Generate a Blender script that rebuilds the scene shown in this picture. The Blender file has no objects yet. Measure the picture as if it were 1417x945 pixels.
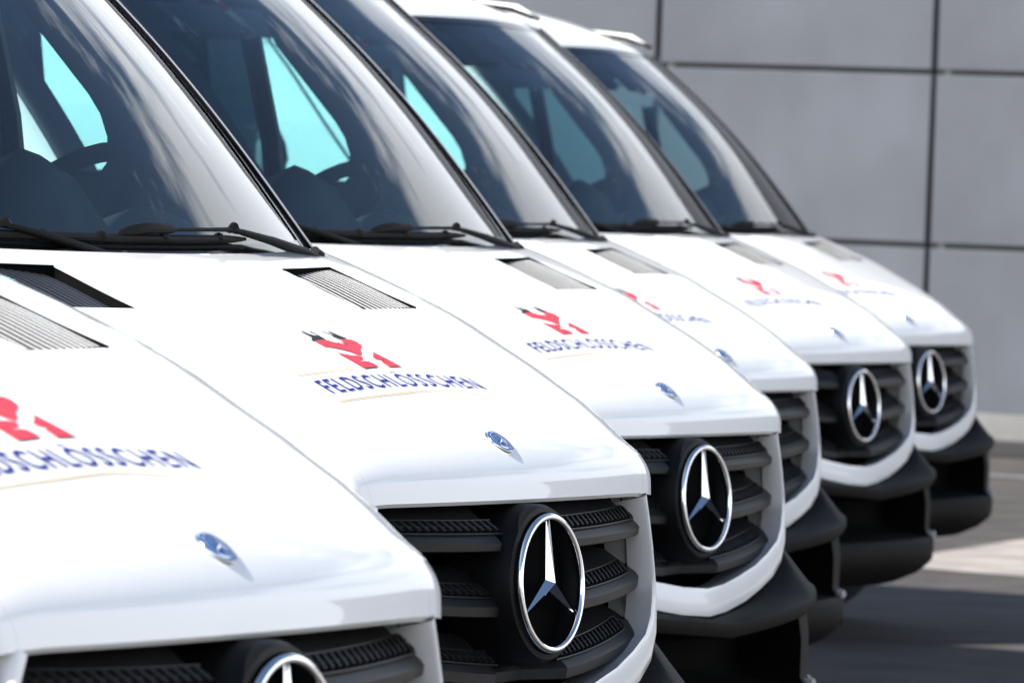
import bpy, bmesh, math, random
from math import sin, cos, pi, radians
from mathutils import Vector, Matrix
from mathutils.geometry import tessellate_polygon
import numpy as np
random.seed(4)
S = bpy.context.scene
COL = S.collection

# ------------------------------------------------------------------ camera
CAM_X, CAM_Y, CAM_Z = 9.687, 4.9475, 1.5234
YAW, PITCH, ROLL = 0.485573, 0.021852, 0.03762
d = Vector((-cos(YAW)*cos(PITCH), -sin(YAW)*cos(PITCH), -sin(PITCH)))
r = d.cross(Vector((0, 0, 1))).normalized(); u = r.cross(d)
r2 = r*cos(ROLL)+u*sin(ROLL); u2 = -r*sin(ROLL)+u*cos(ROLL)
cd = bpy.data.cameras.new('camera'); cam = bpy.data.objects.new('camera', cd); COL.objects.link(cam)
cam.matrix_world = Matrix(((r2.x, u2.x, -d.x, CAM_X), (r2.y, u2.y, -d.y, CAM_Y), (r2.z, u2.z, -d.z, CAM_Z), (0, 0, 0, 1)))
cd.sensor_width = 36; cd.lens = 9604.2/1417*36; cd.clip_start = .5; cd.clip_end = 3000
cd.dof.use_dof = True; cd.dof.focus_distance = 10.75; cd.dof.aperture_fstop = 15; cd.dof.aperture_blades = 7
S.camera = cam

# ------------------------------------------------------------------ light
SUN_EL = radians(41)
SUN_DIR = Vector((cos(radians(-28)), sin(radians(-28)), 0))      # horizontal heading towards the sun
ld = bpy.data.lights.new('sun', 'SUN'); ld.energy = 5.0; ld.angle = radians(.53); ld.color = (1, .955, .885)
sun = bpy.data.objects.new('sun', ld); COL.objects.link(sun)
tosun = Vector((SUN_DIR.x*cos(SUN_EL), SUN_DIR.y*cos(SUN_EL), sin(SUN_EL)))
sun.rotation_euler = tosun.to_track_quat('Z', 'Y').to_euler()
W = bpy.data.worlds.new('World'); S.world = W; W.use_nodes = True
nt = W.node_tree; N = nt.nodes; K = nt.links
for n in list(N): N.remove(n)
out = N.new('ShaderNodeOutputWorld'); bg = N.new('ShaderNodeBackground'); bg.inputs[1].default_value = .078
sky = N.new('ShaderNodeTexSky'); sky.sky_type = 'NISHITA'; sky.sun_disc = False
sky.sun_elevation = SUN_EL; sky.sun_rotation = math.atan2(SUN_DIR.x, SUN_DIR.y); sky.air_density = 1.0; sky.dust_density = .3; sky.ozone_density = 1.4
# a bank of bright cloud low round the horizon, thinning into streaks above
tc = N.new('ShaderNodeTexCoord'); mp = N.new('ShaderNodeMapping'); mp.inputs['Scale'].default_value = (2.2, 2.2, 11.0); mp.inputs['Rotation'].default_value = (.1, .06, .6)
nz = N.new('ShaderNodeTexNoise'); nz.inputs['Scale'].default_value = 1.9; nz.inputs['Detail'].default_value = 9; nz.inputs['Roughness'].default_value = .6; nz.inputs['Distortion'].default_value = .12
sx = N.new('ShaderNodeSeparateXYZ'); el = N.new('ShaderNodeMapRange'); el.inputs[1].default_value = .24; el.inputs[2].default_value = .47; el.inputs[3].default_value = .40; el.inputs[4].default_value = -.13
ad = N.new('ShaderNodeMath'); ad.operation = 'ADD'
rp = N.new('ShaderNodeValToRGB'); rp.color_ramp.elements[0].position = .50; rp.color_ramp.elements[1].position = .74
mx = N.new('ShaderNodeMix'); mx.data_type = 'RGBA'; mx.inputs[7].default_value = (12.3, 13.0, 13.9, 1)
K.new(tc.outputs['Generated'], mp.inputs['Vector']); K.new(mp.outputs[0], nz.inputs['Vector'])
K.new(tc.outputs['Generated'], sx.inputs[0]); K.new(sx.outputs[2], el.inputs[0]); K.new(nz.outputs['Fac'], ad.inputs[0]); K.new(el.outputs[0], ad.inputs[1]); K.new(ad.outputs[0], rp.inputs[0])
K.new(rp.outputs[0], mx.inputs[0]); K.new(sky.outputs[0], mx.inputs[6]); K.new(mx.outputs[2], bg.inputs[0]); K.new(bg.outputs[0], out.inputs[0])
S.view_settings.view_transform = 'Standard'; S.view_settings.look = 'None'; S.view_settings.gamma = 1; S.view_settings.exposure = 1.05
S.render.resolution_x = 1024; S.render.resolution_y = 682
S.cycles.max_bounces = 10; S.cycles.transparent_max_bounces = 16; S.cycles.glossy_bounces = 5

# ------------------------------------------------------------------ materials
def mat(name, col, rough=.5, metal=0, coat=0, spec=.5, noise=None, bump=None, rnoise=None):
    m = bpy.data.materials.new(name); m.use_nodes = True
    t = m.node_tree; b = t.nodes['Principled BSDF']
    b.inputs['Base Color'].default_value = (*col, 1); b.inputs['Roughness'].default_value = rough
    b.inputs['Metallic'].default_value = metal; b.inputs['Coat Weight'].default_value = coat
    b.inputs['Coat Roughness'].default_value = .03; b.inputs['Specular IOR Level'].default_value = spec
    co = None
    if noise or bump or rnoise:
        co = t.nodes.new('ShaderNodeTexCoord')
    if noise:
        sc, amt, detail = noise
        n = t.nodes.new('ShaderNodeTexNoise'); n.inputs['Scale'].default_value = sc; n.inputs['Detail'].default_value = detail
        t.links.new(co.outputs['Object'], n.inputs['Vector'])
        rr = t.nodes.new('ShaderNodeMapRange'); rr.inputs[1].default_value = .3; rr.inputs[2].default_value = .7
        rr.inputs[3].default_value = 1-amt; rr.inputs[4].default_value = 1+amt
        t.links.new(n.outputs['Fac'], rr.inputs[0])
        v = t.nodes.new('ShaderNodeVectorMath'); v.operation = 'SCALE'; v.inputs[0].default_value = col
        t.links.new(rr.outputs[0], v.inputs['Scale']); t.links.new(v.outputs[0], b.inputs['Base Color'])
    if rnoise:
        sc, lo, hi = rnoise
        n = t.nodes.new('ShaderNodeTexNoise'); n.inputs['Scale'].default_value = sc; n.inputs['Detail'].default_value = 4
        t.links.new(co.outputs['Object'], n.inputs['Vector'])
        rr = t.nodes.new('ShaderNodeMapRange'); rr.inputs[1].default_value = .35; rr.inputs[2].default_value = .65
        rr.inputs[3].default_value = lo; rr.inputs[4].default_value = hi
        t.links.new(n.outputs['Fac'], rr.inputs[0]); t.links.new(rr.outputs[0], b.inputs['Roughness'])
    if bump:
        sc, st = bump
        n = t.nodes.new('ShaderNodeTexNoise'); n.inputs['Scale'].default_value = sc; n.inputs['Detail'].default_value = 3
        t.links.new(co.outputs['Object'], n.inputs['Vector'])
        bp = t.nodes.new('ShaderNodeBump'); bp.inputs['Strength'].default_value = st; bp.inputs['Distance'].default_value = .002
        t.links.new(n.outputs['Fac'], bp.inputs['Height']); t.links.new(bp.outputs[0], b.inputs['Normal'])
    return m
def glass(name, tint, refl=1.0, ior=1.52):
    m = bpy.data.materials.new(name); m.use_nodes = True
    t = m.node_tree; t.nodes.remove(t.nodes['Principled BSDF'])
    o = t.nodes['Material Output']; tr = t.nodes.new('ShaderNodeBsdfTransparent'); tr.inputs[0].default_value = (*tint, 1)
    g = t.nodes.new('ShaderNodeBsdfGlossy'); g.inputs['Roughness'].default_value = .012; g.inputs[0].default_value = (refl, refl, refl, 1)
    f = t.nodes.new('ShaderNodeFresnel'); f.inputs[0].default_value = ior
    a = t.nodes.new('ShaderNodeMixShader')
    t.links.new(f.outputs[0], a.inputs[0]); t.links.new(tr.outputs[0], a.inputs[1]); t.links.new(g.outputs[0], a.inputs[2]); t.links.new(a.outputs[0], o.inputs[0])
    return m
M = dict(
    white=mat('white_paint', (.82, .815, .80), .35, 0, 1, .5),
    white_flank=mat('white_flank_paint', (.80, .795, .78), .55, 0, 0, .3),
    white_plain=mat('white_trim', (.83, .83, .82), .35, 0, .6),
    plastic=mat('grey_bumper_plastic', (.0060, .0054, .0050), .62, 0, 0, .12, noise=(9, .18, 4), bump=(700, .25)),
    slat=mat('grille_plastic', (.0085, .0085, .009), .45, 0, 0, .28, bump=(900, .15), noise=(14, .12, 4)),
    black=mat('black_plastic', (.0025, .0025, .0025), .8, 0, 0, .04),
    gloss=mat('gloss_black_trim', (.006, .006, .008), .12, 0, 0, .5),
    rubber=mat('wiper_rubber', (.004, .004, .004), .6, 0, 0, .15),
    bezel=mat('bezel_plastic', (.004, .004, .0045), .5, 0, 0, .15),
    chrome=mat('chrome', (.86, .87, .88), .045, 1),
    silver=mat('silver', (.75, .78, .82), .15, 1),
    blue=mat('badge_blue_enamel', (.05, .12, .32), .15, 0, 1),
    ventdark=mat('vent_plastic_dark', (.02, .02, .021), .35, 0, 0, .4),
    ventsheen=mat('vent_painted_sheen', (.70, .665, .61), .3, 0, 0, 1.0),  # pale base colour paints the sky sheen on dark slats
    red=mat('print_red', (.70, .045, .07), .6, 0, 0, .12),
    ink=mat('print_blue', (.02, .03, .22), .6, 0, 0, .12),
    char=mat('print_charcoal', (.02, .024, .03), .6, 0, 0, .12),
    gold=mat('print_gold', (.42, .28, .05), .6, 0, 0, .12),
    inter=mat('cab_interior', (.10, .11, .12), .6, noise=(20, .2, 3)),
    dash=mat('dashboard_plastic', (.075, .078, .082), .5, noise=(20, .1, 3)),
    cloth=mat('seat_cloth', (.06, .065, .075), .9, noise=(60, .3, 3)),
    palegrey=mat('pale_strip', (.35, .38, .38), .3),
    tyre=mat('tyre', (.015, .015, .015), .8), rim=mat('steel_rim', (.3, .3, .31), .35, .7),
    lens=glass('clear_lens', (.72, .73, .75), .5, 1.3), 
    reflector=mat('lamp_reflector', (.12, .115, .115), .12, 1),
    wind=glass('windscreen_glass', (.58, .80, .84), 1.0, 1.62), side=glass('door_glass', (.76, .90, .875), 1.0),
    sensor=mat('sensor_grey', (.35, .35, .36), .35),
    stick=mat('sticker_red', (.65, .03, .04), .5), stickw=mat('sticker_white', (.6, .7, .65), .5),
)

# ------------------------------------------------------------------ helpers; van frame: L across (towards the far side), y forward, z up
def P(L, y, z): return (-L, y, z)
def link(o, parent=None):
    COL.objects.link(o)
    if parent is not None: o.parent = parent
    return o
def mesh(name, V, F, m, parent=None, smooth=True, sharp=35, merge=1e-5):
    bm = bmesh.new(); vs = [bm.verts.new(v) for v in V]
    for f in F:
        try: bm.faces.new([vs[i] for i in f])
        except ValueError: pass
    if merge: bmesh.ops.remove_doubles(bm, verts=bm.verts, dist=merge)
    bmesh.ops.recalc_face_normals(bm, faces=bm.faces)
    me = bpy.data.meshes.new(name); bm.to_mesh(me); bm.free()
    me.materials.append(m if not isinstance(m, str) else M[m])
    if smooth:
        me.shade_smooth(); me.set_sharp_from_angle(angle=radians(sharp))
    return link(bpy.data.objects.new(name, me), parent)
def grid(rows, close=False):
    V = []; F = []; n = len(rows[0])
    for rw in rows: V += rw
    for i in range(len(rows)-1):
        for j in range(n-1 + (1 if close else 0)):
            a = i*n+j; b = i*n+(j+1) % n
            F.append((a, b, b+n, a+n))
    return V, F
class MB:
    def __init__(s): s.V = []; s.F = []
    def add(s, V, F):
        k = len(s.V); s.V += [tuple(v) for v in V]; s.F += [tuple(i+k for i in f) for f in F]
    def box(s, c, sx, sy, sz, R=None):
        V = []
        for a in (-1, 1):
            for b in (-1, 1):
                for e in (-1, 1):
                    v = Vector((a*sx/2, b*sy/2, e*sz/2))
                    if R is not None: v = R @ v
                    V.append(tuple(Vector(c)+v))
        s.add(V, [(0, 1, 3, 2), (4, 6, 7, 5), (0, 4, 5, 1), (2, 3, 7, 6), (0, 2, 6, 4), (1, 5, 7, 3)])
    def tube(s, pts, rad, n=10, caps=True, flat=1.0):
        pts = [Vector(p) for p in pts]; rows = []
        if not isinstance(rad, (list, tuple)): rad = [rad]*len(pts)
        up = Vector((0, 0, 1))
        for i, p in enumerate(pts):
            t = (pts[min(i+1, len(pts)-1)]-pts[max(i-1, 0)]).normalized()
            a = t.cross(up)
            if a.length < 1e-3: a = t.cross(Vector((0, 1, 0)))
            a.normalize(); b = a.cross(t)
            rows.append([tuple(p+a*cos(2*pi*k/n)*rad[i]+b*sin(2*pi*k/n)*rad[i]*flat) for k in range(n)])
        V, F = grid(rows, True)
        if caps: F += [tuple(range(n)), tuple(range(len(V)-n, len(V)))]
        s.add(V, F)
    def build(s, name, m, parent=None, smooth=True, sharp=35, merge=None):
        return mesh(name, s.V, s.F, m, parent, smooth, sharp, merge)
def interp(x, xs, ys): return float(np.interp(x, xs, ys))
def crom(Pn, n):
    Pn = np.array(Pn, float); Q = np.vstack([2*Pn[0]-Pn[1], Pn, 2*Pn[-1]-Pn[-2]]); m = len(Pn)-1; o = []
    for t in (n if hasattr(n, '__len__') else np.linspace(0, 1, n)):
        t = t*m; i = min(int(t), m-1); t -= i; a, b, c, e = Q[i], Q[i+1], Q[i+2], Q[i+3]
        o.append(.5*((2*b)+(c-a)*t+(2*a-5*b+4*c-e)*t*t+(3*b-a-3*c+e)*t**3))
    return o

# ------------------------------------------------------------------ hood surface
HP = [(-.83, 1.398), (-.76, 1.372), (-.65, 1.327), (-.5, 1.273), (-.4, 1.237), (-.315, 1.200), (-.25, 1.167), (-.19, 1.131), (-.158, 1.104), (-.137, 1.073), (-.129, 1.037)]
def hood(s, L, off=0.0):
    def raw(s, L):
        yc, zc = crom(HP, [min(max(s, 0), 1)])[0]
        y = yc-interp(yc, [-.83, -.6, -.3, -.13], [.25, .14, .09, .11])*L*L
        t = max(0, abs(L)-(interp(y, [-.95, -.85, -.75, -.6, -.4, -.25, -.13], [.92, .90, .86, .76, .62, .54, .50])-.11))
        fr = interp(yc, [-.3, -.18, -.13], [1, .9, .5])
        z = zc-.03*L*L*interp(yc, [-.83, -.6, -.2, -.13], [-.5, -.1, 1, 0])-1.17*t*t*fr*interp(yc, [-.83, -.7], [.4, 1])
        return Vector((-L, y, z))
    p = raw(s, L)
    if off:
        e = .004
        a = raw(min(s+e, 1), L)-raw(max(s-e, 0), L); b = raw(s, L+e)-raw(s, L-e)
        n = b.cross(a).normalized()
        if n.z < 0: n = -n
        p = p+n*off
    return p
def hw(s): return interp(s, [0, .09, .25, .4, .5, .6, .7, .8, .9, 1], [1.05, 1, 1, .87, .76, .70, .65, .62, .605, .592])
VS0, VS1, VL0, VL1 = .095, .222, .365, .615
SR = sorted(set(list(np.round(np.linspace(0, 1, 97), 4)) + [VS0, VS1]))
LC = sorted(set([0, .03, .06, .09, .12, .15, .18, .21, .24, .27, .30, .33, VL0, .39, .42, .45, .48, .51, .54, .58, VL1, .65, .68, .71, .74, .77]))
LC = [-x for x in reversed(LC) if x > 0]+LC

def plan(L, off=0):          # bumper plan curve
    a = min(abs(L)/.985, .9999)
    return -.95+.95*(1-a**2.6)**(1/2.6)+off
def yfront(L, z): return -.058-.11*abs(L)-.06*L*L-.07*(z-.67)

# windscreen surface
def ws(uu, t, off=0):
    au = abs(uu)
    b = Vector((-.85*uu, -.868-.142*au**2.5, 1.378+.016*au**2)); tp = Vector((-.73*uu, -1.468-.172*au**2.3, 2.048-.012*au**2))
    p = b.lerp(tp, t); k = sin(pi*min(max(t, 0), 1))
    p += Vector((0, .022, .022))*k*(1+1.0*(1-au*au))
    if off: p += Vector((-.25*uu, .68, .7)).normalized()*off
    return p
def sideL(y, z):
    base = interp(z, [.3, .6, 1.35, 1.7, 2.04, 2.2], [.965, .985, .978, .930, .815, .76])
    yw = -1.01-(max(z, 1.394)-1.394)*.966
    k = max(0, min(1, 1-(yw-y)/.30))
    if z > 1.2: base -= .06*k*k
    return base
WIN = [(-1.490, 1.53), (-1.477, 1.545), (-1.475, 1.59), (-1.487, 1.63), (-1.510, 1.665), (-1.545, 1.705), (-1.64, 1.83), (-1.68, 1.945), (-1.74, 1.96), (-2.25, 1.965), (-2.30, 1.93), (-2.31, 1.56), (-2.28, 1.53), (-1.50, 1.52)]

# ------------------------------------------------------------------ the van (built once, copied for the row)
def build_van():
    global WIN
    root = link(bpy.data.objects.new('delivery_van', None)); root.empty_display_size = .3
    # hood
    V = []; F = []; n = len(LC)
    for s in SR:
        for c in LC: V.append(hood(s, c*hw(s)))
    for i in range(len(SR)-1):
        for j in range(n-1):
            sm = (SR[i]+SR[i+1])/2; lm = abs(LC[j]+LC[j+1])/2
            if VS0 < sm < VS1 and VL0 < lm < VL1: continue
            a = i*n+j; F.append((a, a+1, a+1+n, a+n))
    # rolled front lip
    k = len(V)
    for (dy, dz) in ((-.006, -.006), (-.03, -.003)):
        for c in LC:
            p = hood(1, c*hw(1)); V.append(Vector((p.x, p.y+dy, p.z+dz)))
    for q in range(2):
        src = (len(SR)-1)*n if q == 0 else k
        for j in range(n-1): F.append((src+j, src+j+1, k+q*n+j+1, k+q*n+j))
    # rolled rear edge
    k = len(V)
    for c in LC:
        p = hood(0, c); V.append(Vector((p.x, p.y-.006, p.z-.006)))
    for c in LC:
        p = hood(0, c); V.append(Vector((p.x, p.y-.008, p.z-.04)))
    for j in range(n-1):
        F.append((j, j+1, k+j+1, k+j)); F.append((k+j, k+j+1, k+n+j+1, k+n+j))
    hd = mesh('hood', V, F, 'white', root, sharp=50)
    # vents
    for sg in (-1, 1):
        rowsL = [VL0, VL0+.012, VL0+.03, VL0+.07, VL0+.12, VL0+.18, VL1-.012, VL1]
        dep = [-.0005, -.022, -.030, -.030, -.030, -.028, -.020, -.0005]
        rows = []
        for s in np.linspace(VS0, VS1, 12):
            e = min((s-VS0), (VS1-s)); f_ = min(1, e/.01)
            rows.append([tuple(hood(s, sg*L, dd*f_ if dd < 0 else dd)) for L, dd in zip(rowsL, dep)])
        V, F = grid(rows)
        vt = mesh('hood_vent', V, F, 'black', hd, sharp=60)
        # rim frame
        m = MB()
        loop = [(VS0, L) for L in np.linspace(VL0, VL1, 8)]+[(s, VL1) for s in np.linspace(VS0, VS1, 8)[1:]]
        m.tube([hood(s, sg*L, .0005) for s, L in loop], .0022, 6, False)
        m.build('vent_rim', 'black', vt)
        ns = 12
        for q in range(ns):
            f_ = (q+.6)/ns; L = VL0+.022+(VL1-VL0-.03)*f_
            rise = -.0015-.010*(1-f_)**2
            rows = []
            for w, h in ((-.0059, -.016), (-.0055, 0), (.0055, 0), (.0059, -.016)):
                rows.append([tuple(hood(s, sg*(L)+w, rise+h+.003*sin(pi*(s-VS0)/(VS1-VS0)))) for s in np.linspace(VS0+.006, VS1-.004, 7)])
            V, F = grid(rows)
            sl = mesh('vent_slat', V, F, 'ventsheen' if sg > 0 else 'ventdark', hd, sharp=30); sl.data.materials.append(M['black'])
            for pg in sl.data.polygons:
                if abs(pg.normal.x) > .75: pg.material_index = 1  # slat sides blackened to paint the shade in the gaps
    # washer nozzle
    # fenders
    for sg in (-1, 1):
        rows = []
        for s in SR:
            c0 = .7704
            pts = [hood(s, c*hw(s)) for c in (c0, .80, .83)]
            p0 = pts[-1]; p0 = Vector((-p0.x, p0.y, p0.z))
            y3 = interp(s, [0, .3, .7, 1], [-1.34, -1.08, -.76, -.62]); L3 = max(.60, .985*(1-max(0, min(1, (y3+.95)/.95))**2.6)**(1/2.6)) if y3 > -.95 else .98
            z3 = interp(s, [0, 1], [1.0, .965])
            p3 = Vector((L3, y3, z3)); tg = (p0-Vector((-pts[-2].x, pts[-2].y, pts[-2].z))).normalized()
            p1 = p0+tg*.07*(1-s)+Vector((.012, -.05, -.03))*s; p2 = p3+Vector((0, .01, .17))
            row = [(-sg*p.x*-1*-1, p.y, p.z) for p in pts]
            row = [P(sg*(-p.x), p.y, p.z) for p in pts]
            for t in np.linspace(0, 1, 9)[1:]:
                q = p0*(1-t)**3+p1*3*t*(1-t)**2+p2*3*t*t*(1-t)+p3*t**3
                row.append(P(sg*q.x, q.y, q.z))
            row.append(P(sg*L3, y3, .80))
            rows.append(row)
        V, F = grid(rows); mesh('fender', V, F, 'white', root, sharp=60)
        # headlight between grille frame and fender
        top = rows[-1][2:11]
        bot = []
        for i in range(9):
            f_ = i/8; L = .50+(.935-.50)*f_; bot.append(P(sg*L, plan(L, -.082), .785+.02*f_))
        def surf(off):
            g = []
            for a in np.linspace(0, 1, 8):
                rw = []
                for i in range(9):
                    p = Vector(top[i]).lerp(Vector(bot[i]), a); bul = sin(pi*a)*.010
                    p += Vector((-sg*.4, .9, 0))*(bul+off); rw.append(tuple(p))
                g.append(rw)
            return g
        V, F = grid([rw[3:] for rw in surf(-.012)]); hl = mesh('headlight', V, F, 'lens', root, sharp=80)
        g = surf(-.050); V, F = grid(g); mesh('lamp_housing', V, F, 'reflector', hl, sharp=80)
        g = surf(-.010); V, F = grid([rw[:4] for rw in g]); mesh('lamp_bezel', V, F, 'bezel', hl, sharp=80)
        m = MB(); m.tube([Vector(rw[1])+Vector((0, .0, 0)) for rw in surf(-.009)[4:]], [.001, .004, .006, .004], 8); m.build('highlight_strip', 'chrome', hl)  # chrome strip added only to give the headlight a bright highlight
        m = MB()
        for (ff, rr) in ((.30, .055), (.62, .048)):
            L = .52+.38*ff; c = Vector(P(sg*L, plan(L, -.175), .87))
            m.tube([c+Vector((0, -.05, 0)), c, c+Vector((0, .004, 0))], [rr*.6, rr, rr*.93], 20)
        m.build('lamp_bulb', 'chrome', hl)
        m = MB(); L = .57
    # grille frame (white surround)
    outer = [(1.037, .462), (1.0, .474), (.95, .489), (.90, .499), (.85, .503), (.80, .497), (.762, .468), (.733, .407), (.71, .32), (.689, .223), (.672, .10), (.666, 0)]
    inner = [(1.030, .449), (1.0, .462), (.95, .478), (.90, .487), (.87, .489), (.835, .478), (.806, .449), (.782, .38), (.76, .298), (.740, .18), (.728, .09), (.723, 0)]
    def ring_rows(sgn):
        R = []
        for (zo, Lo), (zi, Li) in zip(outer, inner):
            R.append([P(sgn*(Lo+.012), yfront(Lo, zo)-.075, zo-.004), P(sgn*(Lo+.004), yfront(Lo, zo)-.012, zo-.002), P(sgn*Lo, yfront(Lo, zo)-.003, zo), P(sgn*(Lo*.75+Li*.25), yfront(Lo, zo), zo*.75+zi*.25), P(sgn*(Lo*.2+Li*.8), yfront(Li, zi)-.001, zi*.8+zo*.2), P(sgn*Li, yfront(Li, zi)-.005, zi), P(sgn*(Li+.012), yfront(Li, zi)-.05, zi-.01), P(sgn*(Li+.03), yfront(Li, zi)-.10, zi-.02)])
        return R
    R = ring_rows(1)+list(reversed(ring_rows(-1)))[1:]
    V, F = grid(R); gf = mesh('grille_frame', V, F, 'white_plain', root, sharp=45)
    # grille box behind (black)
    rows = []
    for L in np.linspace(-.56, .56, 15):
        rows.append([P(L, -.15-.28*L*L, 1.08), P(L, -.25-.1*L*L, 1.06), P(L, -.25-.1*L*L, .70), P(L, -.13-.28*L*L, .69+.2*L*L)])
    V, F = grid(rows); gr = mesh('grille', V, F, 'black', root, sharp=50)
    SL = [(.971, .035, .0135), (.870, .108, .0165), (.762, .155, .018)]
    for k, (z0, c, h) in enumerate(SL):
        Ls = [-.515, -.50, -.46, -.40, -.33, -.26, -.19, -.12, -.06, 0, .06, .12, .19, .26, .33, .40, .46, .50, .515]
        rows = []
        vee = (.0, .0, .0)[k]
        def fz(L): return z0+c*L*L-(.0 if k < 2 else .0)+(.02*abs(L) if k == 2 else 0)
        def fy(L): return -.102-.27*L*L
        for L in Ls:
            e = max(0, (abs(L)-.44)/.075)
            y = fy(L)-.010*e*e-(.055 if abs(L) < .10 else 0); z = fz(L)+.001*e
            rows.append([P(L, y-.085, z+.060-.026*e), P(L, y-.060, z+.052-.024*e), P(L, y-.004, z+.005), P(L, y, z), P(L, y-.002, z-h+.002), P(L, y-.006, z-h), P(L, y-.075, z-h+.004)])
        V, F = grid(rows); sl = mesh('grille_slat', V, F, 'slat', root, sharp=24)
        # perforated insets, one each side of the star
        for sg in (-1, 1):
            La, Lb = .10, (.455, .44, .425)[k]
            def top(L, f, off):
                y0 = fy(L); z0_ = fz(L)
                a = Vector(P(sg*L, y0-.012, z0_+.012)); b = Vector(P(sg*L, y0-.052, z0_+.0455))
                return a.lerp(b, f)+Vector((0, .64, .77))*off
            m = MB(); cols = np.linspace(La, Lb, 9)
            m.add(*grid([[top(L, f, .0012) for f in (0.06, .60)] for L in cols]))
            tray = m.build('perforated_inset', 'black', sl, False)
            m = MB(); nr = 17 if k < 2 else 18
            for q in range(nr):
                L = La+(Lb-La)*(q+.5)/nr; wd = (Lb-La)/nr*.42
                lean = .010
                if q % 1 == 0:
                    a0, a1 = top(L-wd/2, .12, .0014), top(L+wd/2, .12, .0014)
                    b0, b1 = top(L-wd/2+lean*.7, .54, .0014), top(L+wd/2+lean*.7, .54, .0014)
                    m.add([a0, a1, b1, b0, a0+Vector((0, .003, .0035)), a1+Vector((0, .003, .0035)), b1+Vector((0, .003, .0035)), b0+Vector((0, .003, .0035))], [(4, 5, 6, 7), (0, 1, 5, 4), (1, 2, 6, 5), (2, 3, 7, 6), (3, 0, 4, 7)])
            # bar through the middle and raised lip round the inset
            m.tube([top(L, .33, .003) for L in cols], .0013, 5)
            m.tube([top(La, .03, .002)]+[top(L, .03, .002) for L in cols]+[top(Lb+.010, .12, .002), top(Lb+.013, .35, .002), top(Lb+.004, .57, .002)]+[top(L, .62, .002) for L in reversed(cols)], .0019, 6)
            o = m.build('inset_ribs', 'slat', sl, True, 40); o['kind'] = 'stuff'
    # star emblem
    tilt = radians(4.6); C0 = Vector((0, -.084, .907))
    ax = Vector((1, 0, 0)); up = Vector((0, -sin(tilt), cos(tilt))); nn = Vector((0, cos(tilt), sin(tilt)))
    def E(x, y, z): return C0+ax*x+up*y+nn*z
    def lathe(prof, n=72):
        rows = [[E(rr*cos(2*pi*k/n), rr*sin(2*pi*k/n), zz) for k in range(n)] for rr, zz in prof]
        return grid(rows, True)
    V, F = lathe([(.131, -.12), (.128, -.045), (.125, -.014), (.120, -.004), (.112, -.002), (.107, -.010), (.104, -.030), (.07, -.036), (.001, -.038)])
    em = mesh('emblem_bezel', V, F, 'bezel', root, sharp=40)
    V, F = lathe([(.104, -.0285), (.07, -.034), (.001, -.036)]); mesh('emblem_dish', V, F, 'black', em)
    V, F = lathe([(.1045+.0058*cos(a), .0045+.0062*sin(a)) for a in np.linspace(0, 2*pi, 13)]); mesh('star_ring', V, F, 'chrome', em, sharp=180)
    m = MB(); vl = [E(.0165*cos(radians(a)), .0165*sin(radians(a)), .001) for a in (30, 150, 270)]
    ap = E(0, 0, .013)
    for i, a in enumerate((90, 210, 330)):
        for s_, vv in ((1, vl[(i) % 3]), (-1, vl[(i+1) % 3] if False else None)):
            pass
    for a in (90, 210, 330):
        ar = radians(a); tip1 = E(.103*cos(ar), .103*sin(ar), .006)
        px, py = -sin(ar), cos(ar)
        tl = E(.103*cos(ar)+px*.0016, .103*sin(ar)+py*.0016, .001); tr = E(.103*cos(ar)-px*.0016, .103*sin(ar)-py*.0016, .001)
        vl_ = E(.0120*cos(ar+pi/3), .0120*sin(ar+pi/3), .001); vr_ = E(.0120*cos(ar-pi/3), .0120*sin(ar-pi/3), .001)
        m.add([ap, tip1, tl, vl_], [(0, 1, 2, 3)]); m.add([ap, tip1, tr, vr_], [(0, 1, 2, 3)])
        bk = [Vector(v)-nn*.012 for v in (tl, vl_, tr, vr_)]
        m.add([tl, vl_, bk[1], bk[0]], [(0, 1, 2, 3)]); m.add([tr, vr_, bk[3], bk[2]], [(0, 1, 2, 3)])
    m.build('three_pointed_star', 'chrome', em, False)
    # small hood badge
    sb = .722; c = hood(sb, 0, .0); n0 = (hood(sb, 0, .01)-c).normalized(); bx = Vector((1, 0, 0)); by = n0.cross(bx).normalized()*1
    if by.z < 0: by = -by
    def Bp(x, y, z): return c+bx*x+by*y+n0*z
    def bl(prof, n=40): return grid([[Bp(rr*cos(2*pi*k/n), rr*sin(2*pi*k/n), zz) for k in range(n)] for rr, zz in prof], True)
    V, F = bl([(.0265, -.006), (.0265, .001), (.0255, .0028), (.0240, .0024), (.0235, .0018)]); bd = mesh('hood_badge', V, F, 'silver', root, sharp=60)
    V, F = bl([(.0238, .0020), (.015, .0028), (.0005, .0032)]); mesh('badge_enamel', V, F, 'blue', bd)
    m = MB()
    V, F = bl([(.0195, .0028), (.0188, .0036), (.0178, .0034)]); m.add(V, F)
    for a in (90, 210, 330):
        ar = radians(a); px, py = -sin(ar), cos(ar)
        m.add([Bp(.0035*cos(ar+pi/3), .0035*sin(ar+pi/3), .0050), Bp(.018*cos(ar), .018*sin(ar), .0050), Bp(.0035*cos(ar-pi/3), .0035*sin(ar-pi/3), .0050), Bp(0, 0, .0070)], [(0, 1, 3), (1, 2, 3)])
    m.build('badge_star', 'silver', bd, False)
    # bumper
    Ls = [0, .08, .16, .24, .32, .39, .43, .452, .468, .485, .50, .53, .56, .60, .66, .74, .82, .88, .93, .965, .98]
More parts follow.
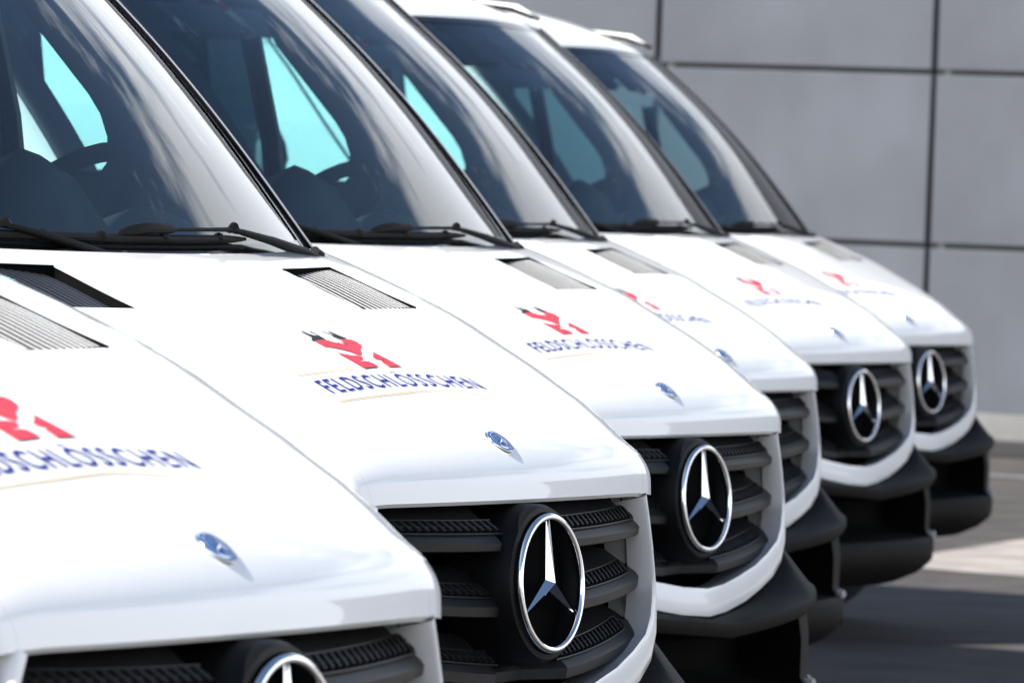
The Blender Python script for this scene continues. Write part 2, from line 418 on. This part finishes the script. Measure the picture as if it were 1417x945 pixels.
    def bprof(L):
        zt = interp(L, [0, .2, .32, .407, .46, .50, .53, .60, .8, .98], [.662, .680, .704, .728, .756, .782, .788, .786, .80, .80])
        ze = interp(L, [0, .52, .60, .98], [.655, .692, .70, .74]); pil = interp(L, [.452, .468], [0, 1]); lip = interp(L, [.52, .66], [1, .35])
        yb = plan(L); yt = (yfront(min(L, .5), .7)-.02 if L < .52 else plan(L, -.085))
        o = [(yt-.03, zt+.001), (yt, zt), (yt*.55+(yb-.004)*.45, zt*.5+ze*.5+.001), (yb-.012, ze+.004), (yb, ze-.002), (yb+.001, ze-.014), (yb-.008, ze-.030)]
        rec = -.17*(1-pil)-.022*lip*pil
        o += [(yb+rec*.9-.01, ze-.045), (yb+rec, .60), (yb+rec, .545), (yb+rec*.8-.004, .520)]
        o += [(yb-.008+.004*pil*0, .500), (yb+.002, .485), (yb+.003, .45), (yb-.012, .415), (yb-.05, .385), (yb-.12, .355), (yb-.28, .335)]
        return o
    rows = []
    for L in [-x for x in reversed(Ls[1:])]+Ls:
        pr_ = bprof(abs(L)); row = []
        nb = len(pr_)
        for i, (y, z) in enumerate(pr_):
            y2 = max(y, -1.0); Lz = abs(L)
            row.append(P(math.copysign(Lz, L) if L else 0, y2, z))
        rows.append(row)
    V, F = grid(rows); bm_ = mesh('bumper', V, F, 'plastic', root, sharp=50)
    bm_.data.materials.append(M['black'])
    for pg in bm_.data.polygons:
        if abs(pg.center.x) < .46 and .505 < pg.center.z < .648 and pg.center.y < plan(pg.center.x)-.03: pg.material_index = 1
    for sg in (-1, 1):
        m = MB(); L = .515; c = Vector(P(sg*L, plan(L)+.0, .505)); m.tube([c+Vector((0, -.02, 0)), c+Vector((0, .004, 0)), c+Vector((0, .007, 0))], [.011, .011, .007], 16)
        m.build('parking_sensor', 'sensor', bm_)
        m = MB(); L = .66; c = Vector(P(sg*L, plan(L)-.035, .46)); dr = Vector((-sg*.45, .89, 0)); m.tube([c-dr*.04, c+dr*.03, c+dr*.036], [.045, .05, .044], 20)
        fg = m.build('fog_light', 'gloss', root); m = MB(); m.tube([c+dr*.0365, c+dr*.039], [.040, .036], 20); m.build('fog_lens', 'lens', fg)
    # windscreen
    Us = np.linspace(-.955, .955, 41); Ts = np.linspace(0, 1, 19)
    V, F = grid([[ws(a, t) for a in Us] for t in Ts]); wd = mesh('windscreen', V, F, 'wind', root, sharp=180)
    m = MB()
    for sg in (-1, 1):
        m.add(*grid([[ws(sg*a, t, o) for a, o in ((.935, .0015), (.958, .003), (.975, .004))] for t in np.linspace(0, 1, 19)]))
    m.add(*grid([[ws(a, t, .0015) for a in Us] for t in (.965, 1.0)]))
    m.add(*grid([[ws(a, t, .0015) for a in Us] for t in (-.015, .012, .040)]))
    m.build('windscreen_border', 'gloss', wd)
    for sg in (-1, 1):
        rows = []
        for t in np.linspace(-.01, 1.005, 24):
            a = ws(sg*.972, t); b = ws(sg*1.0, t)
            o1 = Vector((-sg*.0, .5, .6)).normalized(); ou = Vector((-sg*1, -.25, 0)).normalized()
            rows.append([tuple(a+o1*.002), tuple(a+o1*.009), tuple(a.lerp(b, .45)+o1*.012), tuple(b+o1*.009), tuple(b+ou*.010+o1*.002), tuple(b+ou*.014-o1*.02)])
        V, F = grid(rows); mesh('windscreen_seal', V, F, 'gloss', root, sharp=50)
    # cowl
    rows = []
    for a in np.linspace(-1, 1, 25):
        b = ws(a, 0.0); h = hood(0, .80*a)
        rows.append([(b.x, b.y+.004, b.z+.004), (b.x, b.y*.6+h.y*.4, b.z-.006), (h.x, h.y-.012, 1.366)])
    V, F = grid(rows); mesh('cowl_panel', V, F, 'black', root, sharp=50)
    # wipers
    def wiper(pv, hinge, tipu, b0, b1):
        w = MB()
        w.tube([ws(pv, -.02, .005), ws(pv, -.01, .022), ws(pv-.02, -.004, .026)], [.014, .014, .008], 12)
        arm = w.build('wiper', 'rubber', root)
        w = MB()
        w.tube([ws(pv+.01, -.018, .012), ws(pv-.03, -.012, .018), ws(pv*.8+hinge*.2, .000, .020), ws(pv*.4+hinge*.6, .026, .024), ws(hinge+.03, .045, .026), ws(hinge, .049, .024)], [.008, .013, .0145, .012, .0085, .007], 12, True, .6)
        w.tube([ws(hinge+.015, .050, .024), ws(hinge, .053, .028), ws(hinge-.02, .050, .024)], [.007, .009, .005], 10)
        w.build('wiper_arm', 'rubber', arm)
        w = MB()
        w.tube([ws(hinge, .050, .026), ws(hinge-.1, .050, .026), ws(tipu, .048, .026)], [.0055, .0042, .0040], 8, True, .8)
        w.tube([ws(tipu+.15, .049, .026), ws(tipu+.12, .049, .028), ws(tipu+.03, .049, .028), ws(tipu-.02, .047, .024), ws(tipu-.05, .046, .020)], [.004, .009, .010, .009, .005], 10)
        w.build('blade_holder', 'rubber', arm)
        w = MB(); sp = np.linspace(b0, b1, 17)
        w.tube([ws(a, .040, .014) for a in sp], [.003, .006]+[.0078]*13+[.006, .003], 10, True, 1.0)
        w.tube([ws(a, .032, .004) for a in sp], [.0035]*17, 6)
        for q in (.14, .38, .62, .86):
            a = b0*(1-q)+b1*q; w.tube([ws(a+.012, .041, .016), ws(a, .041, .017), ws(a-.012, .041, .016)], [.007, .0095, .007], 8)
        w.build('wiper_blade', 'rubber', arm)
    wiper(.885, .43, 0.02, .50, -.47)
    wiper(-.05, -.42, -.70, -.20, -.93)
    # vignette sticker on the windscreen
    m = MB(); m.add(*grid([[ws(a, t, -.003) for a in (-.045, .005)] for t in (.705, .755)])); sk = m.build('vignette_sticker', 'stick', wd, False)
    m = MB(); m.add(*grid([[ws(a, t, -.002) for a in (-.040, -.015)] for t in (.735, .752)])); m.build('sticker_print', 'stickw', sk, False)
    # pillars (outer strip from seal to side)
    for sg in (-1, 1):
        rows = []
        for t in np.linspace(-.02, 1.0, 20):
            b = ws(sg*1.0, t); z = b.z; y2 = b.y-.11; L2 = sideL(y2, z)
            e = Vector(P(sg*L2, y2, z)); mid = b.lerp(e, .5)+Vector((-sg*.012, .012, 0))
            st = b+Vector((-sg*.012, -.008, -.012))
            rows.append([tuple(st), tuple(mid), tuple(e), (e.x, e.y-.02, e.z)])
        V, F = grid(rows); mesh('pillar', V, F, 'white', root, sharp=70)
    # sides
    def arch(yc, r_): return [(yc+r_*cos(a), .36+r_*sin(a)) for a in np.linspace(0, pi, 13)]
    outl = [(-.52, .95), (-.80, .99), (-1.10, 1.02), (-1.16, 1.12), (-1.10, 1.27), (-1.07, 1.394), (-1.25, 1.53), (-1.41, 1.70), (-1.58, 1.87), (-1.74, 2.036), (-1.80, 2.09), (-2.5, 2.15), (-3.9, 2.16), (-5.35, 2.15), (-5.42, 1.6), (-5.42, .45)]
    outl += list(reversed(arch(-4.25, .43)))+[(-3.5, .36), (-2.0, .36)]+list(reversed(arch(-1.02, .43)))+[(-.57, .42)]
    def sheet(loops, off, name, m, par, th=None):
        pl = [[Vector((a, b, 0)) for a, b in lp] for lp in loops]
        tr = tessellate_polygon(pl); flat = [q for lp in loops for q in lp]
        V = [P(sg*(sideL(a, b)+off), a, b) for a, b in flat]
        return mesh(name, V, [tuple(t) for t in tr], m, par, False)
    WINF = WIN
    for sg in (-1, 1):
        WIN = WINF if sg > 0 else [(a-.11 if a > -1.8 else a, b) for a, b in WINF]
        body_side = sheet([outl, WIN], 0, 'side_panel', 'white_flank', root)
        inner_out = [(-1.10, 1.0), (-1.06, 1.394), (-1.69, 2.05), (-2.44, 2.10), (-2.44, .5), (-1.3, .5)]
        sheet([inner_out, WIN], -.035, 'door_trim', 'inter', root)
        gl = sheet([WIN], -.012, 'door_window', 'side', root)
        # window surround rubber, divider with its bright reflection modelled as a pale stripe
        m = MB(); m.tube([P(sg*(sideL(a, b)+.002), a, b) for a, b in WIN+WIN[:1]], .009, 6); m.build('window_seal', 'black', gl)
        m = MB(); m.tube([P(sg*(sideL(-1.60, z)-.03), -1.67-.03*(z-1.42)/.4, z) for z in (1.42, 1.62, 1.85)], .024, 8)
        dv = m.build('window_divider', 'inter', root)
        m = MB(); m.tube([P(sg*(sideL(-1.60, z)-.06), -1.672-.03*(z-1.42)/.4, z) for z in (1.42, 1.62, 1.86)], .004, 6); m.build('divider_reflection', 'palegrey', dv)
        # door seam, handle
        m = MB(); seam = [(-1.33, .52), (-1.33, 1.0), (-1.27, 1.30), (-1.22, 1.42), (-1.30, 1.52), (-1.46, 1.69), (-1.63, 1.86), (-1.78, 2.0), (-2.38, 2.03), (-2.38, .52), (-1.33, .52)]
        m.tube([P(sg*(sideL(a, b)+.0015), a, b) for a, b in seam], .0042, 6); m.build('door_seam', 'black', root)
        m = MB(); m.tube([P(sg*(sideL(-2.1, 1.18)+o), y, 1.18) for y, o in ((-2.04, .0), (-2.05, .035), (-2.19, .035), (-2.20, 0))], .013, 8); m.build('door_handle', 'plastic', root)
        m = MB(); m.tube([P(sg*(sideL(y, .78)+.004), y, .78) for y in (-1.5, -2.5, -3.6)], .05, 8, True, .25); m.build('rub_strip', 'plastic', root)
        # roof rail
        m = MB(); m.tube([P(sg*.768, -1.69, 2.080), P(sg*.772, -1.75, 2.104), P(sg*.775, -2.2, 2.14), P(sg*.775, -5.3, 2.16)], [.010, .016, .018, .018], 10); m.build('roof_rail', 'white', root)
        m = MB(); m.tube([P(sg*.757, -1.655, 2.072), P(sg*.752, -1.76, 2.104), P(sg*.752, -2.2, 2.15), P(sg*.752, -5.3, 2.17)], [.006, .008, .008, .008], 8); m.build('roof_gutter', 'black', root)
    # roof
    rows = []
    for k, (dy, z) in enumerate(((0, 2.047), (-.015, 2.062), (-.06, 2.085), (-.14, 2.118), (-.25, 2.155), (-.5, 2.21), (-.9, 2.25), (-1.5, 2.27), (-3.9, 2.27))):
        rw = []
        for a in np.linspace(-1, 1, 25):
            t = ws(a, 1.0); e = min(1, k/4); wid = (.74*(1-e)+.75*e); L = a*wid if k else a*.73
            y = t.y+dy
            if dy < -3: y = -5.40
            drop = abs(a)**2*.012*(1-e)+e*(.055*a*a+ (.06+.02*min(1, -dy))*abs(a)**5)
            rw.append(P(-L if False else L, y, z-drop))
        rows.append(rw)
    V, F = grid(rows); mesh('roof', V, F, 'white', root, sharp=60)
    rows = [[P(a*.70, ws(a, 1).y-.01+dy, 2.02+dz-.05*abs(a)**3) for a in np.linspace(-1, 1, 13)] for dy, dz in ((.035, -.075), (0, .0), (-.3, .06), (-.9, .08))]
    V, F = grid(rows); mesh('roof_lining', V, F, 'inter', root)
    # rear doors + bulkhead
    V, F = grid([[P(L, -5.41, z) for L in np.linspace(-.95, .95, 5)] for z in (.40, 1.3, 2.15, 2.22)]); mesh('rear_door', V, F, 'white', root)
    V, F = grid([[P(L, -2.45, z) for L in (-.93, 0, .93)] for z in (.40, 1.3, 2.12)]); mesh('bulkhead', V, F, 'inter', root)
    V, F = grid([[P(L, y, .42) for L in (-.95, .95)] for y in (-.35, -5.4)]); mesh('floor_pan', V, F, 'black', root)
    # visors
    for sg in (-1, 1):
        rows = [[ws(sg*a, t, -.035) for a in np.linspace(.05, .90, 8)] for t in (.79, .89, .99)]
        V, F = grid(rows); V2 = [Vector(v)+Vector((0, -.012, -.012)) for v in V]; k = len(V)
        mesh('sun_visor', V+V2, F+[tuple(i+k for i in f) for f in F], 'inter', root)
    # dashboard
    rows = []
    for L in np.linspace(-.86, .86, 29):
        pod = .0+.175*math.exp(-((L-.02)/.14)**2)+.085*math.exp(-((L-.45)/.17)**2)
        b = ws(min(.97, abs(L)/.85), 0.0)
        rows.append([P(L, b.y-.012, 1.360), P(L, b.y-.07, 1.372+.1*pod), P(L, b.y-.15, 1.385+.8*pod), P(L, b.y-.22, 1.39+pod), P(L, b.y-.30, 1.37+.9*pod), P(L, b.y-.36, 1.28+.3*pod), P(L, b.y-.37, .80)])
    V, F = grid(rows); ds = mesh('dashboard', V, F, 'dash', root, sharp=60)
    m = MB(); m.tube([P(.40, -1.03, 1.385), P(.24, -1.075, 1.425), P(.04, -1.12, 1.495), P(-.06, -1.15, 1.51)], .0045, 6); m.build('pale_strip', 'palegrey', ds)  # thin pale line across the dashboard top
    # steering wheel
    cw = Vector(P(.46, -1.32, 1.425)); axn = Vector((0, -.72, .69)).normalized(); e1 = Vector((1, 0, 0)); e2 = axn.cross(e1)
    m = MB(); m.tube([cw+e1*.19*cos(a)+e2*.19*sin(a) for a in np.linspace(0, 2*pi, 33)], .017, 8, False)
    for a in (0, pi, pi*1.5): m.tube([cw-axn*.03, cw+e1*.185*cos(a)+e2*.185*sin(a)], [.03, .014], 6)
    m.tube([cw-axn*.05, cw-axn*.01], [.075, .06], 14); m.tube([cw-axn*.05, cw-axn*.35], [.035, .035], 8)
    m.build('steering_wheel', 'black', root)
    # seats
    for L, w in ((.46, .50), (-.40, .85)):
        m = MB(); y0 = -2.13
        rows = []
        for z, hwid, yy, th in ((.92, .5, 0, .07), (1.15, .5, -.02, .09), (1.35, .47, -.05, .085), (1.50, .40, -.075, .06), (1.53, .34, -.08, .03)):
            n_ = 14; rows.append([P(L+w*hwid*math.copysign(abs(cos(a))**.5, cos(a)), y0+yy+th*math.copysign(abs(sin(a))**.6, sin(a)), z) for a in np.linspace(0, 2*pi, n_, endpoint=False)])
        V, F = grid(rows, True); m.add(V, F+[tuple(range(len(V)-14, len(V)))])
        st = m.build('seat', 'cloth', root)
        for hx in ((0,) if w < .6 else (-.2, .2)):
            m = MB(); m.tube([P(L+hx-.11, y0-.10, 1.66), P(L+hx-.09, y0-.10, 1.66), P(L+hx+.09, y0-.10, 1.66), P(L+hx+.11, y0-.10, 1.66)], [.05, .085, .085, .05], 12)
            m.tube([P(L+hx-.05, y0-.09, 1.50), P(L+hx-.05, y0-.10, 1.66)], .008, 6); m.tube([P(L+hx+.05, y0-.09, 1.50), P(L+hx+.05, y0-.10, 1.66)], .008, 6)
            m.build('headrest', 'cloth', st)
    # wheels
    for y in (-1.02, -4.25):
        for sg in (-1, 1):
            def ring(prof, n=36): return grid([[P(sg*xx, y+rr*cos(2*pi*k/n), .34+rr*sin(2*pi*k/n)) for k in range(n)] for rr, xx in prof], True)
            V, F = ring([(.21, .74), (.30, .735), (.335, .76), (.34, .80), (.34, .90), (.335, .94), (.30, .955), (.21, .945)]); ty = mesh('wheel', V, F, 'tyre', root, sharp=50)
            V, F = ring([(.21, .80), (.205, .94), (.18, .92), (.12, .90), (.06, .95), (.001, .95)]); mesh('wheel_rim', V, F, 'rim', ty, sharp=50)
    # ---- prints on the hood
    def decal(name, polys, m, off=.0013, sub=.03):
        b = MB()
        for pl in polys:
            tr = tessellate_polygon([[Vector((a, c_, 0)) for a, c_ in pl]])
            b.add([hood(s, L, off) for L, s in pl], [tuple(t) for t in tr])
        return b.build(name, m, root, False)
    def strip(name, pts, wdt, m):
        b = MB(); rr = []
        pts = [tuple(q) for q in crom(pts, (len(pts)-1)*8+1)]
        for i, (L, s) in enumerate(pts):
            w_ = wdt*(1 if 0 < i < len(pts)-1 else .3); rr.append([hood(s-w_, L, .0014), hood(s+w_, L, .0014)])
        b.add(*grid(rr)); return b
    decal('castle_print', [
        [(-.052, .3065), (-.011, .3036), (.000, .3120), (.012, .3190), (.026, .3197), (.032, .3130), (.038, .3026), (.071, .3028), (.076, .3085), (.066, .3245), (.048, .334), (.034, .3390), (.029, .3417), (.014, .3539), (.004, .360), (-.008, .3639), (-.012, .354), (-.014, .3468), (-.026, .338), (-.037, .3317), (-.059, .3263)],
        [(-.063, .3499), (-.050, .358), (-.036, .3640), (-.021, .3648), (-.012, .369), (-.022, .3795), (-.043, .384), (-.047, .3892), (-.035, .3875), (-.023, .3893), (-.020, .398), (-.023, .4102), (-.076, .4152), (-.073, .3993)],
        [(.058, .3465), (.055, .378), (.051, .4105), (.012, .4099), (.018, .397), (.020, .3880), (.036, .3872), (.032, .383), (.020, .3790), (.022, .370), (.042, .3602)]], 'red')
    for pl_ in [
        [(-.034, .2780), (-.026, .2780), (-.024, .286), (-.020, .2905), (-.008, .2905), (-.008, .278), (.0, .278), (-.004, .292), (-.009, .3034), (-.052, .3063), (-.060, .3063), (-.050, .300), (-.036, .295)],
        [(.031, .278), (.038, .278), (.041, .288), (.050, .2885), (.053, .278), (.061, .278), (.063, .290), (.071, .3014), (.040, .3018), (.038, .291)]]: decal('turret_print', [pl_], 'char')
    decal('window_print', [[(-.008+o, .3135), (-.003+o, .3125), (-.003+o, .3195), (-.008+o, .3205)] for o in (.012, .022, .032)], 'char', .0017)
    b = strip('o', [(.071, .3028), (.076, .3085), (.0715, .316), (.066, .3245)], .0009, 'char')
    for seg in ([(-.0765, .4156), (-.05, .4130), (-.0225, .4107)], [(.011, .4104), (.03, .4108), (.0515, .4111)], [(.0585, .3465), (.0555, .378), (.0515, .4105)], [(-.064, .3499), (-.068, .372), (-.0735, .3993), (-.0765, .4152)], [(-.0595, .3265), (-.0565, .316), (-.0525, .3070)]):
        c_ = strip('o', seg, .0009, 'char'); b.add(c_.V, c_.F)
    b.build('outline_print', 'char', root, False)
    top1 = [(-.313, .4372), (-.245, .4296), (-.162, .4206), (-.097, .4150)]; top2 = [(.045, .4125), (.07, .4142), (.152, .4195), (.235, .4289)]
    low = [(-.316, .5382), (-.225, .5257), (-.117, .5149), (-.006, .5055), (.108, .5173), (.223, .5296)]
    b = strip('a', top1, .0010, 'gold'); c_ = strip('b', top2, .0010, 'gold'); e_ = strip('c', low, .0015, 'gold'); b.add(c_.V, c_.F); b.add(e_.V, e_.F)
    b.build('gold_line_print', 'gold', root, False)
    # lettering, arched
    cu = bpy.data.curves.new('lettering', 'FONT'); cu.body = 'FELDSCHLÖSSCHEN'; cu.size = 1; cu.resolution_u = 3; cu.offset = .006; cu.space_character = 1.2
    to = bpy.data.objects.new('lettering', cu); COL.objects.link(to)
    dg = bpy.context.evaluated_depsgraph_get(); dg.update(); me = bpy.data.meshes.new_from_object(to.evaluated_get(dg))
    bpy.data.objects.remove(to)
    bm = bmesh.new(); bm.from_mesh(me)
    xs = [v.co.x for v in bm.verts]; x0, x1 = min(xs), max(xs); H = .70
    bmesh.ops.bisect_plane
    for v in bm.verts:
        f = (v.co.x-x0)/(x1-x0); L = -.293+f*(.212+.293); h = v.co.y/H
        s0 = .4835+.30*(L+.03)**2; s = s0-h*.0465
        v.co = hood(s, L, .0013)
    bm.to_mesh(me); bm.free(); me.materials.clear(); me.materials.append(M['ink'])
    link(bpy.data.objects.new('lettering_print', me), root)
    return root

def children(o): return [c for c in COL.objects if c.parent == o]
def copy_tree(o, parent=None):
    c = o.copy(); COL.objects.link(c); c.parent = parent
    for ch in CH[o.name]: copy_tree(ch, c)
    return c

van = build_van()
CH = {o.name: [] for o in COL.objects}
for o in list(COL.objects):
    if o.parent is not None: CH[o.parent.name].append(o)
VANS = [  # across, forward, turn (rad), lift, label
    (-3.2432, 1.3666, .02338, .001, 'nearest white van, only its bonnet showing, blurred, cut off by the lower left edge'),
    (0, 0, 0, 0, 'white van in sharp focus, second from the left, its bonnet lettering crisp'),
    (3.1236, -1.2636, -.01134, -.003, 'third white van, slightly blurred, between the sharpest van and the one whose star is hidden'),
    (6.2325, -2.6517, -.0222, -.003, 'white van set back in the row with its grille star hidden behind the next bonnet'),
    (9.4194, -3.8374, -.01343, .002, 'white van second from the wall, blurred, roof front and red windscreen sticker in view'),
    (12.6095, -5.0542, -.02749, -.004, 'farthest white van, outlined against the grey panel wall at the right'),
]
for i, (L, y, a, dz, lab) in enumerate(VANS):
    o = van if i == 0 else copy_tree(van)
    # fitted turn is about the point 1 m behind the nose
    o.rotation_euler = (0, 0, a)
    px, py = 0.0, 1.0
    o.location = (-L-py*sin(a), y-1+py*cos(a), dz)
    o['label'] = lab; o['category'] = 'van'; o['group'] = 'white delivery vans parked in a staggered row'

# ------------------------------------------------------------------ ground, wall
def ground_mat(name, col, sc, amt):
    m = mat(name, col, .9, noise=(sc, amt, 8), bump=(260, .7)); return m
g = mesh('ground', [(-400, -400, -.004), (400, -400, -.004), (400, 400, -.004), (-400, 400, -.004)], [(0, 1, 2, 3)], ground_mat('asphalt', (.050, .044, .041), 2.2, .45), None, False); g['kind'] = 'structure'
ap = [(-16.95, -7.25), (-18.1, -7.6), (-19.8, -7.9), (-29, -9.7), (-29, 40), (40, 40), (40, 15), (5, 4.2), (-15.2, -4.2), (-16.8, -6.6)]  # paler ground colour paints the sunlit wedge, its edges follow shadow lines
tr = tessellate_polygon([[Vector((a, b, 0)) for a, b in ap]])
g = mesh('painted_sun_patch', [(a, b, 0) for a, b in ap], [tuple(t) for t in tr], ground_mat('sun_patch_tone', (.28, .255, .23), 2.5, .35), None, False); g['kind'] = 'structure'
g = mesh('road_marking', [(-26.6, -60, .004), (-26.35, -60, .004), (-26.35, 60, .004), (-26.6, 60, .004)], [(0, 1, 2, 3)], ground_mat('worn_line', (.20, .20, .20), 8, .3), None, False); g['kind'] = 'structure'
g = mesh('dark_ground_strip', [(-31.99, -60, .004), (-29.4, -60, .004), (-29.4, 60, .004), (-31.99, 60, .004)], [(0, 1, 2, 3)], ground_mat('dark_asphalt', (.018, .016, .016), 5, .4), None, False); g['kind'] = 'structure'  # darker strip of ground along the wall foot
# metal panel wall
pm = mat('wall_panel_metal', (.066, .073, .088), .6, 0, 0, .4, rnoise=(.8, .5, .7), noise=(.9, .24, 9))
wr = link(bpy.data.objects.new('panel_wall', None)); wr.location = (-32.2, -14.08, 0)
wr['label'] = 'grey metal panel wall behind the row of vans'; wr['category'] = 'wall'
m = MB(); m.box((-.30, 0, 3.48), .4, 57.6, 6.96); m.build('wall_backing', mat('wall_joint', (.06, .06, .065), .7), wr, False)
m = MB(); m.box((.0, 0, .06), .4, 60, .22); m.build('plinth', mat('plinth_concrete', (.15, .15, .15), .8, noise=(3, .2, 6)), wr, False)
pmesh = None
for kz in range(-1, 6):
    z0 = .109+kz*1.1455
    for ky in range(-14, 14):
        y0 = ky*2.049
        if kz < 0: continue
        if pmesh is None:
            b = MB(); W_, H_ = 2.049-.038, 1.1455-.032
            # pillow panel with folded edges
            rows = []
            for f, dd in ((0, -.06), (0.0, 0), (.006, .004), (.5, .0045), (.994, .004), (1, 0), (1, -.06)):
                rows.append([(dd if g_ not in (0, 1) else min(dd, 0), .0225+g_*W_, .0175+f*H_) for g_ in (0, .004, .5, .996, 1)])
            b.add(*grid(rows)); o = b.build('panel', pm, wr, True, 25); pmesh = o.data
        else: o = link(bpy.data.objects.new('panel', pmesh), wr)
        o.location = (0, y0, z0)
